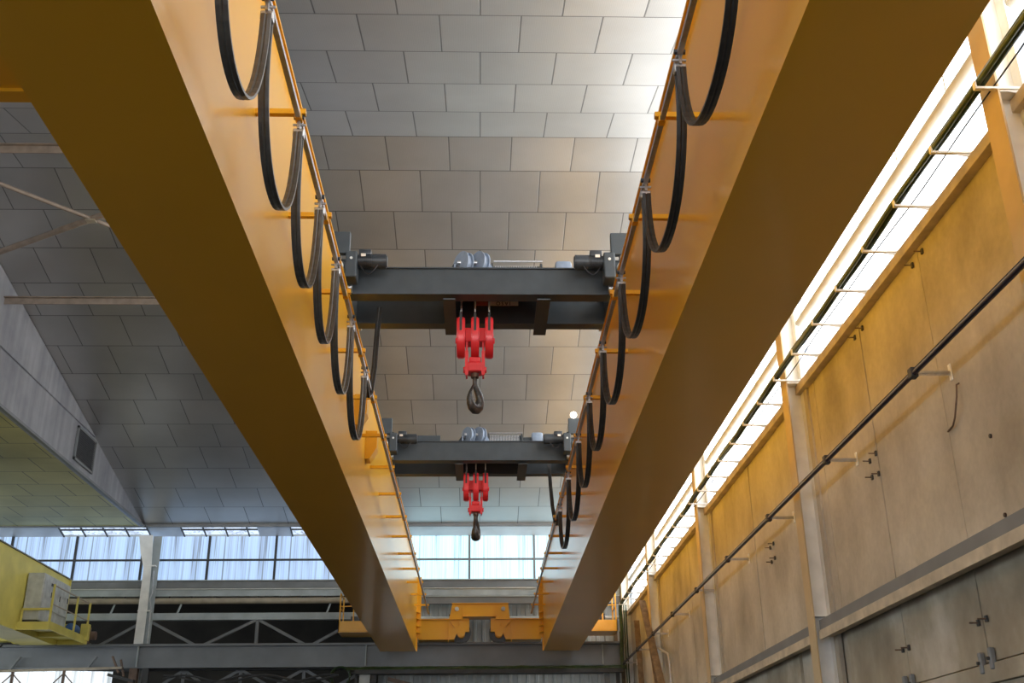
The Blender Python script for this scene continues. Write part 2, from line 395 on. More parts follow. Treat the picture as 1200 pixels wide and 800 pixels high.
# wall girts, one between each two columns
gl = ['nearest bay, passing the right edge of the photo', 'long one in the bay with four rusty bolts', 'in the bay behind the white column', 'far one beside the leaning timbers']
for k, (a, b) in enumerate(zip(COLY[:-2], COLY[1:-1])):
    t = empty('wall_girt', (WX - .1, (a + b) / 2, 2.12), 'horizontal steel girt on the tan wall, ' + gl[k], 'girt', kind='thing')
    child(MB().box(WX - .2, WX - .02, a + .16, b - .16, 2.32, 2.34).box(WX - .2, WX - .185, a + .16, b - .16, 2.14, 2.32), 'channel', 'grey_steel', t)
    child(MB().box(WX - .22, WX - .02, a + .16, b - .16, 2.12, 2.14).box(WX - .22, WX - .20, a + .16, b - .16, 2.08, 2.20), 'lower_flange', 'sill', t)

# far glazing, window by window
MUL = [-31, -28.8, -26.6, -24.4, -22.2, -20, -17.8, -15.55, -13.43, -11.22, -9.04, -6.82, -4.66, -2.5, -.36, 1.81, 3.9, 4.9]
for k, (a, b) in enumerate(zip(MUL[:-1], MUL[1:])):
    t = D.objects.new('window_%d' % (k + 10), None); C.objects.link(t); t.location = ((a + b) / 2, 36.2, 6.92); tag(t, kind='structure')
    child(MB().box(a, b, 36.2, 36.22, 6.92, 8.44), 'pane', 'glass_mid' if a > -3 else 'glass_far', t)
    child(MB().box(a, b, 36.14, 36.2, 7.61, 7.67).box(a - .035, a + .035, 36.12, 36.2, 6.92, 8.44), 'frame', 'dark_steel' if a < -3 else 'grey_steel', t)
# fascia between roof edge and glazing, with glazed slots on the left
def zf(y): return 8.66 - (y - YE) * .27
def fascia(a, b, name, mat, dz=0):
    mb = MB(); mb.prism([(YE - .02, zf(YE) + dz), (36.2, zf(36.2) + dz), (36.2, zf(36.2) + .05 + dz), (YE - .02, zf(YE) + .05 + dz)], 'x', a, b)
    return tag(mb.build(name, mat), kind='structure')
for a, b in ((-32, -13.9), (-11.0, -9.9), (-7.4, -6.3), (-4.5, 4.9)): fascia(a, b, 'trim_5', 'fascia')
for a, b in ((-13.9, -11.0), (-9.9, -7.4), (-6.3, -4.5)):
    fascia(a, b, 'window_40', 'skylight', .06)
    mb = MB(); y = YE
    mb.box(a, b, 35.78, 35.82, zf(35.8), zf(35.8) + .05)
    x = a
    while x < b: mb.bar((x, YE, zf(YE)), (x, 36.2, zf(36.2)), .04, .04); x += .72
    tag(mb.build('trim_6', 'dark_steel'), kind='structure')
tag(MB().box(-32, 4.9, YE - .06, YE + .02, 8.56, 8.66).build('trim_7', 'grey_steel'), kind='structure')
# back of the roof space above the glazing so no daylight leaks in
tag(MB().box(-32, 5.1, 36.22, 36.4, 8.40, 12.6).build('wall_back', 'corr'), kind='structure')

# unseen glowing panes added to light the ceiling from the near roof end, above and behind the eye, and the open bay behind it
for k, (a, b) in enumerate(zip(MUL[2:-1], MUL[3:])):
    t = D.objects.new('window_%d' % (k + 50), None); C.objects.link(t); t.location = ((a + b) / 2, 1.4, 6.92); tag(t, kind='structure')
    child(MB().box(a, b, 1.38, 1.40, 6.92, 8.44), 'pane', 'fill_glass_near', t)
    child(MB().box(a, b, 1.40, 1.46, 7.61, 7.67).box(a - .035, a + .035, 1.40, 1.48, 6.92, 8.44), 'frame', 'grey_steel', t)
tag(MB().box(-32, WX + .3, 1.3, YS + .02, 8.44, 8.60).build('trim_8', 'fascia'), kind='structure')
tag(MB().box(-32, WX + .3, -14, 1.3, 8.46, 8.6).build('ceiling', 'corr'), kind='structure')
# horizontal steelwork below the glazing
def beamthing(name, label, cat, parts, org):
    t = empty(name, org, label, cat, kind='thing')
    for pn, mb, mt in parts: child(mb, pn, mt, t)
    return t
beamthing('sill_beam', 'dark grey steel beam directly under the blue glazing', 'beam',
    [('web', MB().box(-32, 4.62, 36.05, 36.2, 6.70, 6.92), 'grey_steel'), ('flange', MB().box(-32, 4.62, 35.95, 36.2, 6.915, 6.945), 'bluewhite')], (-13, 36.1, 6.7))
beamthing('pale_rail', 'pale grey steel rail just below the dark sill beam', 'beam',
    [('web', MB().box(-32, 4.62, 36.0, 36.16, 6.42, 6.67), 'bluewhite'), ('flange', MB().box(-32, 4.62, 35.93, 36.0, 6.63, 6.665), 'white_steel')], (-13, 36.1, 6.42))
beamthing('grey_rail', 'grey steel rail above the ribbed cladding behind the end carriage', 'beam',
    [('web', MB().box(-3.2, 4.62, 35.98, 36.16, 6.14, 6.40), 'grey_steel'), ('flange', MB().box(-3.2, 4.62, 35.93, 35.98, 6.36, 6.40), 'bluewhite')], (.7, 36.1, 6.14))
t = empty('pipe', (-12, 36.1, 6.2), 'thick beige pipe running over the dark opening on the left', 'pipe')
child(MB().cyl((-32, 36.05, 6.28), (-3.3, 36.05, 6.28), .10, 14), 'tube', 'beige', t, True)
mb = MB()
for k in range(40):
    x = -31 + k * .72; mb.box(x - .02, x + .02, 36.0, 36.1, 6.36, 6.42)
child(mb, 'hanger', 'dark_steel', t)
t = empty('pipe', (-.0, 36.3, 5.8), 'thin light pipe along the ribbed cladding behind the yellow end carriage', 'pipe')
child(MB().cyl((-3.2, 36.30, 5.72), (4.6, 36.30, 5.72), .06, 12), 'tube', 'white_steel', t, True)
mb = MB()
for x in (-2.6, -1.0, .9, 2.6, 4.1): mb.box(x - .02, x + .02, 36.30, 36.57, 5.62, 5.85)
child(mb, 'clip', 'dark_steel', t)

# ribbed cladding at the far wall (right half) and the dark hall behind the opening (left half)
mb = MB(); x = -3.3; pr = []; z = 0
pts = []
while x < 5.0:
    pts += [(x, 36.62), (x + .16, 36.62), (x + .185, 36.56), (x + .265, 36.56)]; x += .29
pts2 = [(px, py + .02) for px, py in pts[::-1]]
mb.prism([(a, b) for a, b in pts] + pts2, 'z', FLOOR, 6.8)
tag(mb.build('wall_back', 'corr'), kind='structure')
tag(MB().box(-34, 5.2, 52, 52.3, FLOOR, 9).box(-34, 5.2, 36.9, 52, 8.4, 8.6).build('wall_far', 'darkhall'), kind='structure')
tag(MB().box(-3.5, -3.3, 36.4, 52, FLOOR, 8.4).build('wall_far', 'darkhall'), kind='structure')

# lattice above the runway beam (thing with its members)
def lattice(label, z0, z1, y, xs, mat, chords=True, org=None, top=None):
    t = empty('lattice_girder', ((xs[0] + xs[-1]) / 2, y, z0), label, 'lattice girder', kind='thing')
    if top: child(MB().box(-32, -3.3, y - .09, y + .09, z1 - .02, z1 + .20), 'top_chord', top, t)
    for i in range(len(xs) - 1):
        a, b = (z0, z1) if i % 2 == 0 else (z1, z0)
        child(MB().bar((xs[i], y, a), (xs[i + 1], y, b), .09, .09), 'diagonal', mat, t)
    for i in range(1, len(xs) - 1, 2): child(MB().box(xs[i] - .05, xs[i] + .05, y - .04, y + .04, z0, z1), 'post', mat, t)
    child(MB().box(-32, -3.3, y - .08, y + .08, z0 - .12, z0), 'bottom_chord', mat, t)
    return t
lattice('grey lattice girder of slanting bars above the runway beam', 4.80, 5.67, 36.0,
        [-19.1, -17.3, -15.6, -13.9, -12.3, -10.75, -9.0, -7.2, -5.5, -3.9], 'grey_steel', top='bluewhite')
lattice('grey lattice of bars hanging below the runway beam on the left', 3.55, 4.1, 36.0,
        [-10.2, -9.4, -8.6, -7.6, -6.6, -5.6, -4.6, -3.6], 'grey_steel', top='dark_steel')
for k, x in enumerate((-11.9, -9.75, -4.9)):
    tag(MB().bar((x, 36.15, 6.2), (x - .12, 36.15, 5.86), .05, .05).build('hanger_strut', 'bluewhite'), 'short pale hanger strut below the beige pipe, ' + ['left of the white column', 'right of the white column', 'near the yellow platform'][k], 'strut')

# runway beam with rail
t = empty('runway_beam', (-13, 35.5, 4.1), 'long dark grey crane runway beam crossing the whole far end', 'crane runway', kind='thing')
child(MB().box(-32, 4.6, 35.50, 35.54, 4.14, 4.76), 'web', 'runway', t)
child(MB().box(-32, 4.6, 35.36, 35.68, 4.76, 4.79), 'top_flange', 'runway', t)
child(MB().box(-32, 4.6, 35.36, 35.68, 4.10, 4.13), 'bottom_flange', 'runway', t)
child(MB().box(-32, 4.6, 35.49, 35.55, 4.79, 4.85), 'rail', 'grey_steel', t)
for x in (-18.2, -10.75, -3.6, 3.9): child(MB().box(x - .015, x + .015, 35.38, 35.5, 4.13, 4.76), 'stiffener', 'bluewhite', t)
# supports under the runway beam
t = empty('support_post', (-3.6, 35.5, FLOOR), 'white post with a dark frame under the runway beam, below the left yellow girder', 'post', kind='thing')
child(MB().box(-3.78, -3.45, 35.45, 35.6, FLOOR, 4.10), 'shaft', 'white_steel', t)
child(MB().box(-3.40, -3.25, 35.40, 35.55, FLOOR, 4.06).box(-3.92, -3.84, 35.4, 35.5, FLOOR, 4.0), 'side_frame', 'dark_steel', t)
t = empty('support_post', (-10.7, 35.5, FLOOR), 'dark rusty post under the runway beam below the white tapered column', 'post', kind='thing')
child(MB().box(-10.95, -10.7, 35.42, 35.62, FLOOR, 4.10), 'shaft', 'rust', t)
child(MB().box(-10.55, -10.35, 35.42, 35.5, FLOOR, 4.1), 'side_frame', 'dark_steel', t)
t = empty('support_post', (4.2, 35.5, FLOOR), 'grey post under the runway beam in the far right corner', 'post', kind='thing')
child(MB().box(3.95, 4.10, 35.42, 35.62, FLOOR, 4.10), 'shaft', 'grey_steel', t)
child(MB().box(4.3, 4.42, 35.42, 35.5, FLOOR, 4.1), 'side_frame', 'dark_steel', t)

# horizontal dark conduit bundle below the runway beam
t = empty('cable_tray', (.5, 35.2, 3.98), 'dark cable tray with green cables hanging under the runway beam', 'cable tray')
child(MB().box(-3.9, 4.5, 35.15, 35.4, 3.86, 3.89).box(-3.9, 4.5, 35.13, 35.15, 3.86, 3.98), 'tray', 'dark_steel', t)
def wavy(x0, x1, y, z, a, n=40, ph=0.):
    return [(x0 + (x1 - x0) * i / n, y + .02 * math.sin(i * 1.3 + ph), z + a * math.sin(i * .9 + ph) + .5 * a * math.sin(i * 2.3)) for i in range(n + 1)]
for k in range(3):
    child(MB().tube(wavy(-4.2, 4.6, 35.2 + .05 * k, 4.0 + .03 * k, .012, ph=k * 2.), .028, 6, up=(0, 1, 0)), 'green_cable', 'green' if k != 1 else 'darkgreen', t, True)
t = empty('header_beam', (.5, 35.9, 3.9), 'black header beam in front of the ribbed cladding under the cables', 'beam', kind='thing')
child(MB().box(-3.3, 3.95, 35.85, 36.0, 3.90, 4.06), 'web', 'dark_steel', t)
child(MB().cyl((-3.0, 35.8, 3.97), (2.0, 35.8, 3.97), .04, 10), 'pipe', 'blue', t, True)
# dirty sheet with diagonal member under left girder
t = empty('hanging_sheet', (-2.5, 35.8, 3.6), 'stained pale sheet hanging beside the white post under the runway beam', 'sheet')
mb = MB(); mb.prism([(-3.25, 2.4), (-1.0, 2.4), (-1.0, 3.25), (-1.9, 3.6), (-3.25, 3.62)], 'y', 35.74, 35.76); child(mb, 'sheet', 'sheet', t)
child(MB().bar((-2.9, 35.6, 3.75), (.4, 35.6, 2.9), .12, .12), 'diagonal_brace', 'rust', t)
# translucent low roof at bottom left with light frames
t = empty('translucent_canopy', (-13, 34.9, 3.5), 'bright translucent sheeting of a low canopy in the lower left corner', 'canopy')
mb = MB(); mb.prism([(-17, 2.2), (-11.3, 2.2), (-11.3, 3.95), (-12.6, 3.98), (-17, 3.93)], 'y', 34.95, 34.97); child(mb, 'sheeting', 'lowlight', t)
child(MB().bar((-17, 34.85, 3.93), (-11.0, 34.85, 4.05), .07, .07), 'top_rail', 'beige', t)
for x in (-14.3, -12.75, -15.9): child(MB().box(x - .035, x + .035, 34.83, 34.9, 2.2, 4.02).bar((x, 34.86, 3.9), (x + .45, 34.86, 3.45), .03, .03).bar((x, 34.86, 3.9), (x - .45, 34.86, 3.45), .03, .03), 'frame_post', 'rust', t)
t = empty('scrap_bracket', (-11.0, 34.9, 3.6), 'tangle of dark rusty brackets at the top of the rusty post', 'bracket')
child(MB().bar((-11.35, 34.9, 4.4), (-11.1, 34.9, 3.9), .10, .05).bar((-11.1, 34.95, 4.3), (-10.95, 34.95, 3.8), .08, .05), 'strut', 'rust', t)
child(MB().bar((-11.4, 34.9, 3.85), (-10.6, 34.9, 3.65), .25, .08), 'plate', 'dark_steel', t)
for k, (x, ) in enumerate(((-14.45,), (-12.1,))):
    tag(MB().bar((x - .25, 35.32, 3.9), (x + .12, 35.32, 4.45), .14, .05).build('prop_strut', 'grey_steel'), 'short slanting grey strut leaning on the runway beam, ' + ['under the old yellow crane', 'between the canopy and the runway beam'][k], 'strut')
t = empty('cable_coil', (-4.6, 35.3, 3.7), 'loose green hose looped beside the white post under the beam', 'hose')
pth = [(-4.35 + .33 * math.cos(a) * (1 - a * .02), 35.2 + .01 * a, 3.78 + .30 * math.sin(a)) for a in [i * .35 for i in range(36)]]
child(MB().tube(pth, .03, 6, up=(0, 1, 0)), 'hose', 'darkgreen', t, True)
child(MB().box(-4.1, -3.75, 35.40, 35.46, 3.90, 3.94).box(-4.1, -4.06, 35.15, 35.46, 3.90, 3.94), 'hose_hook', 'dark_steel', t)
for k in range(2):
    tag(MB().tube([(-9.8 + i * .2, 35.15 + .03 * k, 3.74 + .11 * math.sin(i * .5 + k * 1.3) ) for i in range(28)], .035, 6, up=(0, 1, 0)).build('sagging_cable', 'dark_steel', smooth=True),
        ['thick dark cable sagging in waves below the runway beam', 'second dark cable crossing the wavy one below the runway beam'][k], 'cable')

# tapered white column at the end of the gable
t = empty('steel_column', (-10.9, 35.8, FLOOR), 'white tapered steel column with a knee at the end of the grey gable', 'column', kind='thing')
mb = MB(); mb.prism([(-11.02, FLOOR), (-10.74, FLOOR), (-10.72, 4.8), (-10.72, 6.3), (-10.76, 7.5), (-10.82, 8.38), (-11.28, 8.38), (-11.16, 7.8), (-11.0, 7.3), (-11.02, 4.8)], 'y', 35.74, 35.76)
child(mb, 'front_flange', 'white', t)
child(MB().box(-10.88, -10.86, 35.76, 35.90, FLOOR, 8.38), 'web', 'bluewhite', t)
child(MB().box(-10.84, -10.56, 35.90, 35.92, FLOOR, 8.38), 'rear_flange', 'bluewhite', t)
for z in (5.9, 7.35): child(MB().box(-11.02, -10.62, 35.72, 35.90, z, z + .04), 'stiffener', 'white', t)
child(MB().tube([(-10.66, 35.74, 7.2), (-10.62, 35.74, 6.5), (-10.67, 35.72, 6.3), (-10.60, 35.73, 6.0), (-10.58, 35.74, 4.9)], .02, 6), 'conduit', 'steel', t, True)

# tie beams and wind bracing below the left part of the roof
def tie(p0, p1, label, mat='tie'):
    t = empty('roof_tie', ((Vector(p0) + Vector(p1)) / 2), label, 'roof tie', kind='thing')
    child(MB().bar(p0, p1, .16, .02).bar(Vector(p0) - Vector((0, 0, .08)), Vector(p1) - Vector((0, 0, .08)), .02, .16), 'tee_bar', mat, t)
    return t
t = tie((GX + .05, 17.5, 11.52), (-4.6, 17.5, 11.52), 'brown tie bar under the roof near the upper left edge')
child(MB().box(-4.7, -4.6, 17.46, 17.54, 11.4, roofz(17.5)), 'hanger', 'rust', t)
t = tie((GX + .05, 22.95, 10.95), (-4.6, 22.95, 10.95), 'brown tie bar under the roof at mid height of the left edge')
child(MB().box(-4.7, -4.6, 22.9, 23., 10.85, roofz(23)), 'hanger', 'rust', t)
pt = lambda a, b, s: tuple(Vector(a) + (Vector(b) - Vector(a)) * s)
a0, a1 = (-9.48, 18.63, 11.38), (-7.73, 20.05, 11.23); b0, b1 = (-10.39, 21.02, 11.13), (-7.69, 19.6, 11.28)
t = empty('wind_brace', (-8, 19.8, 11.2), 'brown cross bracing meeting at a gusset under the left roof', 'brace', kind='thing')
child(MB().cyl(pt(a0, a1, -.75), pt(a0, a1, 2.6), .045, 10), 'thin_bar', 'tie', t, True)
child(MB().cyl(pt(b0, b1, -.2), pt(b0, b1, 2.1), .065, 10), 'thick_bar', 'tie', t, True)
child(MB().box(-8.15, -7.95, 19.7, 19.86, 11.19, 11.21), 'gusset', 'beige', t)

# ------------------------------------------------------------------ the yellow double-girder crane
GB, GT = 4.46, 6.86; YF = 34.62; YN = -3.0
crane = empty('bridge_crane', (0, 16, GB), 'new orange-yellow double-girder bridge crane filling the hall', 'bridge crane')
for s in (-1, 1):
    xi, xo = s * 1.98, s * 3.08
    lo, hi = min(xi, xo), max(xi, xo)
    g = MB(); g.box(lo, hi, YN, YF, GB, GT)
    g = child(g, 'girder', 'yellow', crane)
    g['label'] = 'orange-yellow box girder'
    child(MB().box(lo - (.07 if s > 0 else .05), hi + (.07 if s < 0 else .05), YN, YF - .4, GT, GT + .03), 'top_flange', 'yellow', g)
    child(MB().box(min(s * 2.02, s * 2.09), max(s * 2.02, s * 2.09), YN, YF - .6, GT + .03, GT + .09), 'trolley_rail', 'steel', g)
    # bolted end plate and gussets
    e = child(MB().box(min(xi - s * .13, xi), max(xi - s * .13, xi), YF, YF + .03, 4.86, 6.75).box(min(xi - s * .04, xi), max(xi - s * .04, xi), YF - .02, YF + .02, GB, 4.9), 'end_plate', 'yellow', crane)
    for z in (5.62, 5.42, 5.20, 5.0):
        mb = MB(); mb.prism([(xi, YF), (xi - s * .13, YF), (xi, YF - .35)], 'z', z - .012, z + .012); child(mb, 'gusset', 'yellow', e)
    # festoon rail and its arms
    X = s * 1.6
    r = MB(); sec = [(-.022, -.02), (.022, -.02), (.022, .02), (-.022, .02)]
    r.box(X - .022, X + .022, YN, 34.4, 5.555, 5.60)
    r = child(r, 'festoon_rail', 'steel', crane); 
    for k in range(-5, 15):
        y = 8.0 + 1.8 * k
        a = MB(); a.box(min(X - s * .06, xi), max(X - s * .06, xi), y - .028, y + .028, 5.605, 5.655)
        a.box(X - .03, X + .03, y - .04, y + .04, 5.55, 5.61)
        child(a, 'rail_arm', 'yellow', crane)
# knee brackets below the left top flange
for y in (16.2, 18.0):
    mb = MB(); mb.prism([(-1.98, 6.0), (-1.78, 6.0), (-1.78, 5.7), (-1.90, 5.5), (-1.98, 5.5)], 'y', y - .15, y + .15); child(mb, 'knee_bracket', 'yellow', crane)
# end carriage: two bogies and the equaliser beam
ec = empty('end_carriage', (0, 0, 0), None, None); ec.parent = crane; ec.location = (0, 35.2 - 16, 4.8 - GB)
for s in (-1, 1):
    prof = [(1.95, 4.86), (.83, 4.86), (.76, 5.0), (.60, 4.96), (.47, 5.04), (.40, 5.08), (.40, 5.48), (1.95, 5.48)]
    # arc bulge around the axle
    arc = [(.60 + .12 * math.cos(a), 5.05 + .12 * math.sin(a)) for a in [PI * (1 + k / 8) for k in range(9)]][::-1]
    prof = [(1.95, 4.88), (.82, 4.88), (.74, 5.06)] + [(x, z) for x, z in arc] + [(.46, 5.12), (.34, 5.12), (.34, 5.50), (1.95, 5.50)]
    mb = MB(); mb.prism([(s * x, z) for x, z in prof], 'y', 35.15, 35.75)
    b = child(mb, 'bogie_beam', 'yellow', ec)
    child(MB().box(min(s * .99, s * 1.0) - .006, max(s * .99, s * 1.0) + .006, 35.08, 35.16, 4.80, 5.52), 'stiffener', 'yellow', b)
    child(MB().bar((s * .98, 35.12, 5.48), (s * .80, 35.12, 5.25), .02, .07, (0, 1, 0)).bar((s * .66, 35.12, 5.48), (s * .66, 35.12, 5.32), .02, .05, (0, 1, 0)), 'rib', 'yellow', b)
    child(MB().box(min(s * .34, s * 1.96), max(s * .34, s * 1.96), 35.07, 35.16, 5.49, 5.515), 'cover_plate', 'yellow', b)
    child(MB().cyl((s * .62, 35.40, 5.14), (s * .62, 35.60, 5.14), .29, 28).cyl((s * .62, 35.37, 5.14), (s * .62, 35.41, 5.14), .33, 28).cyl((s * .62, 35.60, 5.14), (s * .62, 35.64, 5.14), .33, 28), 'wheel', 'motor_grey', ec, True)
    child(MB().cyl((s * .62, 35.08, 5.05), (s * .62, 35.16, 5.05), .10, 20), 'axle_cap', 'yellow', b, True)
    child(MB().cyl((s * .74, 35.04, 5.82), (s * .74, 35.12, 5.82), .065, 20).cyl((s * .74, 35.02, 5.82), (s * .74, 35.05, 5.82), .03, 12), 'pivot_pin', 'white_steel', ec, True)
mb = MB(); mb.prism([(-.98, 5.52), (-.55, 5.52), (-.55, 5.58), (.50, 5.58), (.50, 5.52), (.95, 5.52), (.90, 6.0), (-.88, 6.0)], 'y', 35.12, 35.7)
eb = child(mb, 'equaliser_beam', 'yellow', ec)
child(MB().box(-.9, .92, 35.05, 35.13, 5.98, 6.005).box(-.52, .48, 35.06, 35.13, 5.58, 5.605).box(-.55, -.53, 35.06, 35.12, 5.6, 5.98).box(.5, .52, 35.06, 35.12, 5.6, 5.98), 'flange', 'yellow', eb)
# outer maintenance platforms at the far end
for s, xa, xb in ((-1, -4.38, -3.1), (1, 3.1, 4.28)):
    pf = child(MB().box(xa, xb, 34.3, 34.33, 5.02, 5.34).box(xa, xb, 34.3, 35.35, 5.0, 5.03).box(xa, xa + .03, 34.3, 35.35, 5.02, 5.34).box(xb - .03, xb, 34.3, 35.35, 5.02, 5.34), 'service_platform', 'yellow', crane)
    xe = xa if s < 0 else xb
    mb = MB()
    for y in (34.35, 35.2): mb.box(xe - .02 - s * .03, xe + .02 - s * .03, y, y + .05, 5.3, 6.2)
    mb.box(xe - s * .45 - .02, xe - s * .45 + .02, 34.35, 34.40, 5.3, 6.2)
    mb.bar((xe - s * .03, 34.37, 6.18), (xe - s * .03, 35.22, 6.18), .04, .04).bar((xe - s * .03, 34.37, 5.75), (xe - s * .03, 35.22, 5.75), .03, .03).bar((xe, 34.37, 5.8), (xe - s * .45, 34.37, 5.8), .03, .03)
    child(mb, 'railing', 'yellow', pf)
    child(MB().box(xe - s * .5 - .12, xe - s * .5 + .12, 34.5, 34.8, 5.34, 5.5).cyl((xe - s * .75, 34.6, 5.46), (xe - s * .35, 34.6, 5.46), .07, 12), 'travel_motor', 'motor_grey', pf, True)
if True:
    # stepped platform along the outer side of the left girder near its near end
    pf = child(MB().box(-6.6, -3.08, 2.0, 6.95, 5.03, 5.06), 'side_platform', 'yellow', crane)
    child(MB().box(-6.6, -3.08, 6.93, 6.96, 5.05, 5.26).box(-6.6, -3.08, 6.86, 7.0, 5.0, 5.03), 'edge_channel', 'yellow', pf)
    child(MB().box(-6.6, -3.08, 4.4, 4.44, 4.92, 5.03).box(-6.6, -3.08, 2.0, 2.04, 4.9, 5.03), 'cross_rib', 'yellow', pf)

# ------------------------------------------------------------------ festoon cables
def loop_path(X, y0, y1, zt, zb, n=26):
    """hanging loop: nearly vertical strands with a round bottom"""
    r = (y1 - y0) / 2; yc = (y0 + y1) / 2; pth = []
    for i in range(n + 1):
        u = -1 + 2 * i / n
        # super-ellipse arc
        a = PI * (i / n)
        y = yc - r * math.copysign(abs(math.cos(a)) ** .95, math.cos(a))
        z = zt - (zt - zb) * abs(math.sin(a)) ** .8
        pth.append((X, y, z))
    return pth
BAND = [(-.040, -.011), (-.012, -.014), (0, -.006), (.012, -.014), (.040, -.011), (.040, .011), (.012, .014), (0, .006), (-.012, .014), (-.040, .011)]
def festoon(X, ys, name, label, mat, zb):
    t = empty('festoon_cable', (X, ys[0], 5.55), label, 'festoon cable')
    for i in range(len(ys) - 1):
        p = loop_path(X, ys[i] + .035, ys[i + 1] - .035, 5.44, zb + random.uniform(-.02, .02))
        child(MB().sweep(p, BAND, (1, 0, 0)), 'cable_loop', mat, t)
    for i, y in enumerate(ys):
        c = MB().box(X - .05, X + .05, y - .035, y + .035, 5.40, 5.48, .01)
        c = child(c, 'cable_carrier', 'steel', t)
        child(MB().box(X - .012, X + .012, y - .05, y + .05, 5.47, 5.56).cyl((X - .055, y, 5.535), (X + .055, y, 5.535), .012, 8), 'hanger', 'steel', c)
        child(MB().cyl((X - .045, y - .035, 5.59), (X - .022, y - .035, 5.59), .022, 10).cyl((X + .022, y - .035, 5.59), (X + .045, y - .035, 5.59), .022, 10), 'roller', 'motor_grey', c)
    return t
fl = festoon(-1.6, [.9, 2.3, 3.7, 5.1, 6.52, 8.05, 9.40, 10.72, 12.25, 13.95], 'l', 'grey flat cable hanging in loops from the left girder rail', 'cable_grey', 4.34)
child(MB().sweep([(-1.58, 15.4, 7.2), (-1.58, 15.15, 6.6), (-1.58, 14.98, 6.0), (-1.59, 14.7, 5.5), (-1.60, 14.40, 5.34), (-1.60, 14.02, 5.42)], BAND, (1, 0, 0)), 'drop_cable', 'cable', fl)
fr = festoon(1.6, [-.7, 1.25, 3.2, 5.15, 7.1, 9.05, 11.02, 13.04, 14.95, 16.85, 19.0, 21.3], 'r', 'black flat cable hanging in loops from the right girder rail', 'cable', 4.48)
child(MB().sweep([(1.57, 23.8, 7.2), (1.57, 23.5, 6.6), (1.57, 23.0, 6.0), (1.58, 22.4, 5.5), (1.59, 21.9, 5.32), (1.6, 21.4, 5.42)], BAND, (1, 0, 0)), 'drop_cable', 'cable', fr)

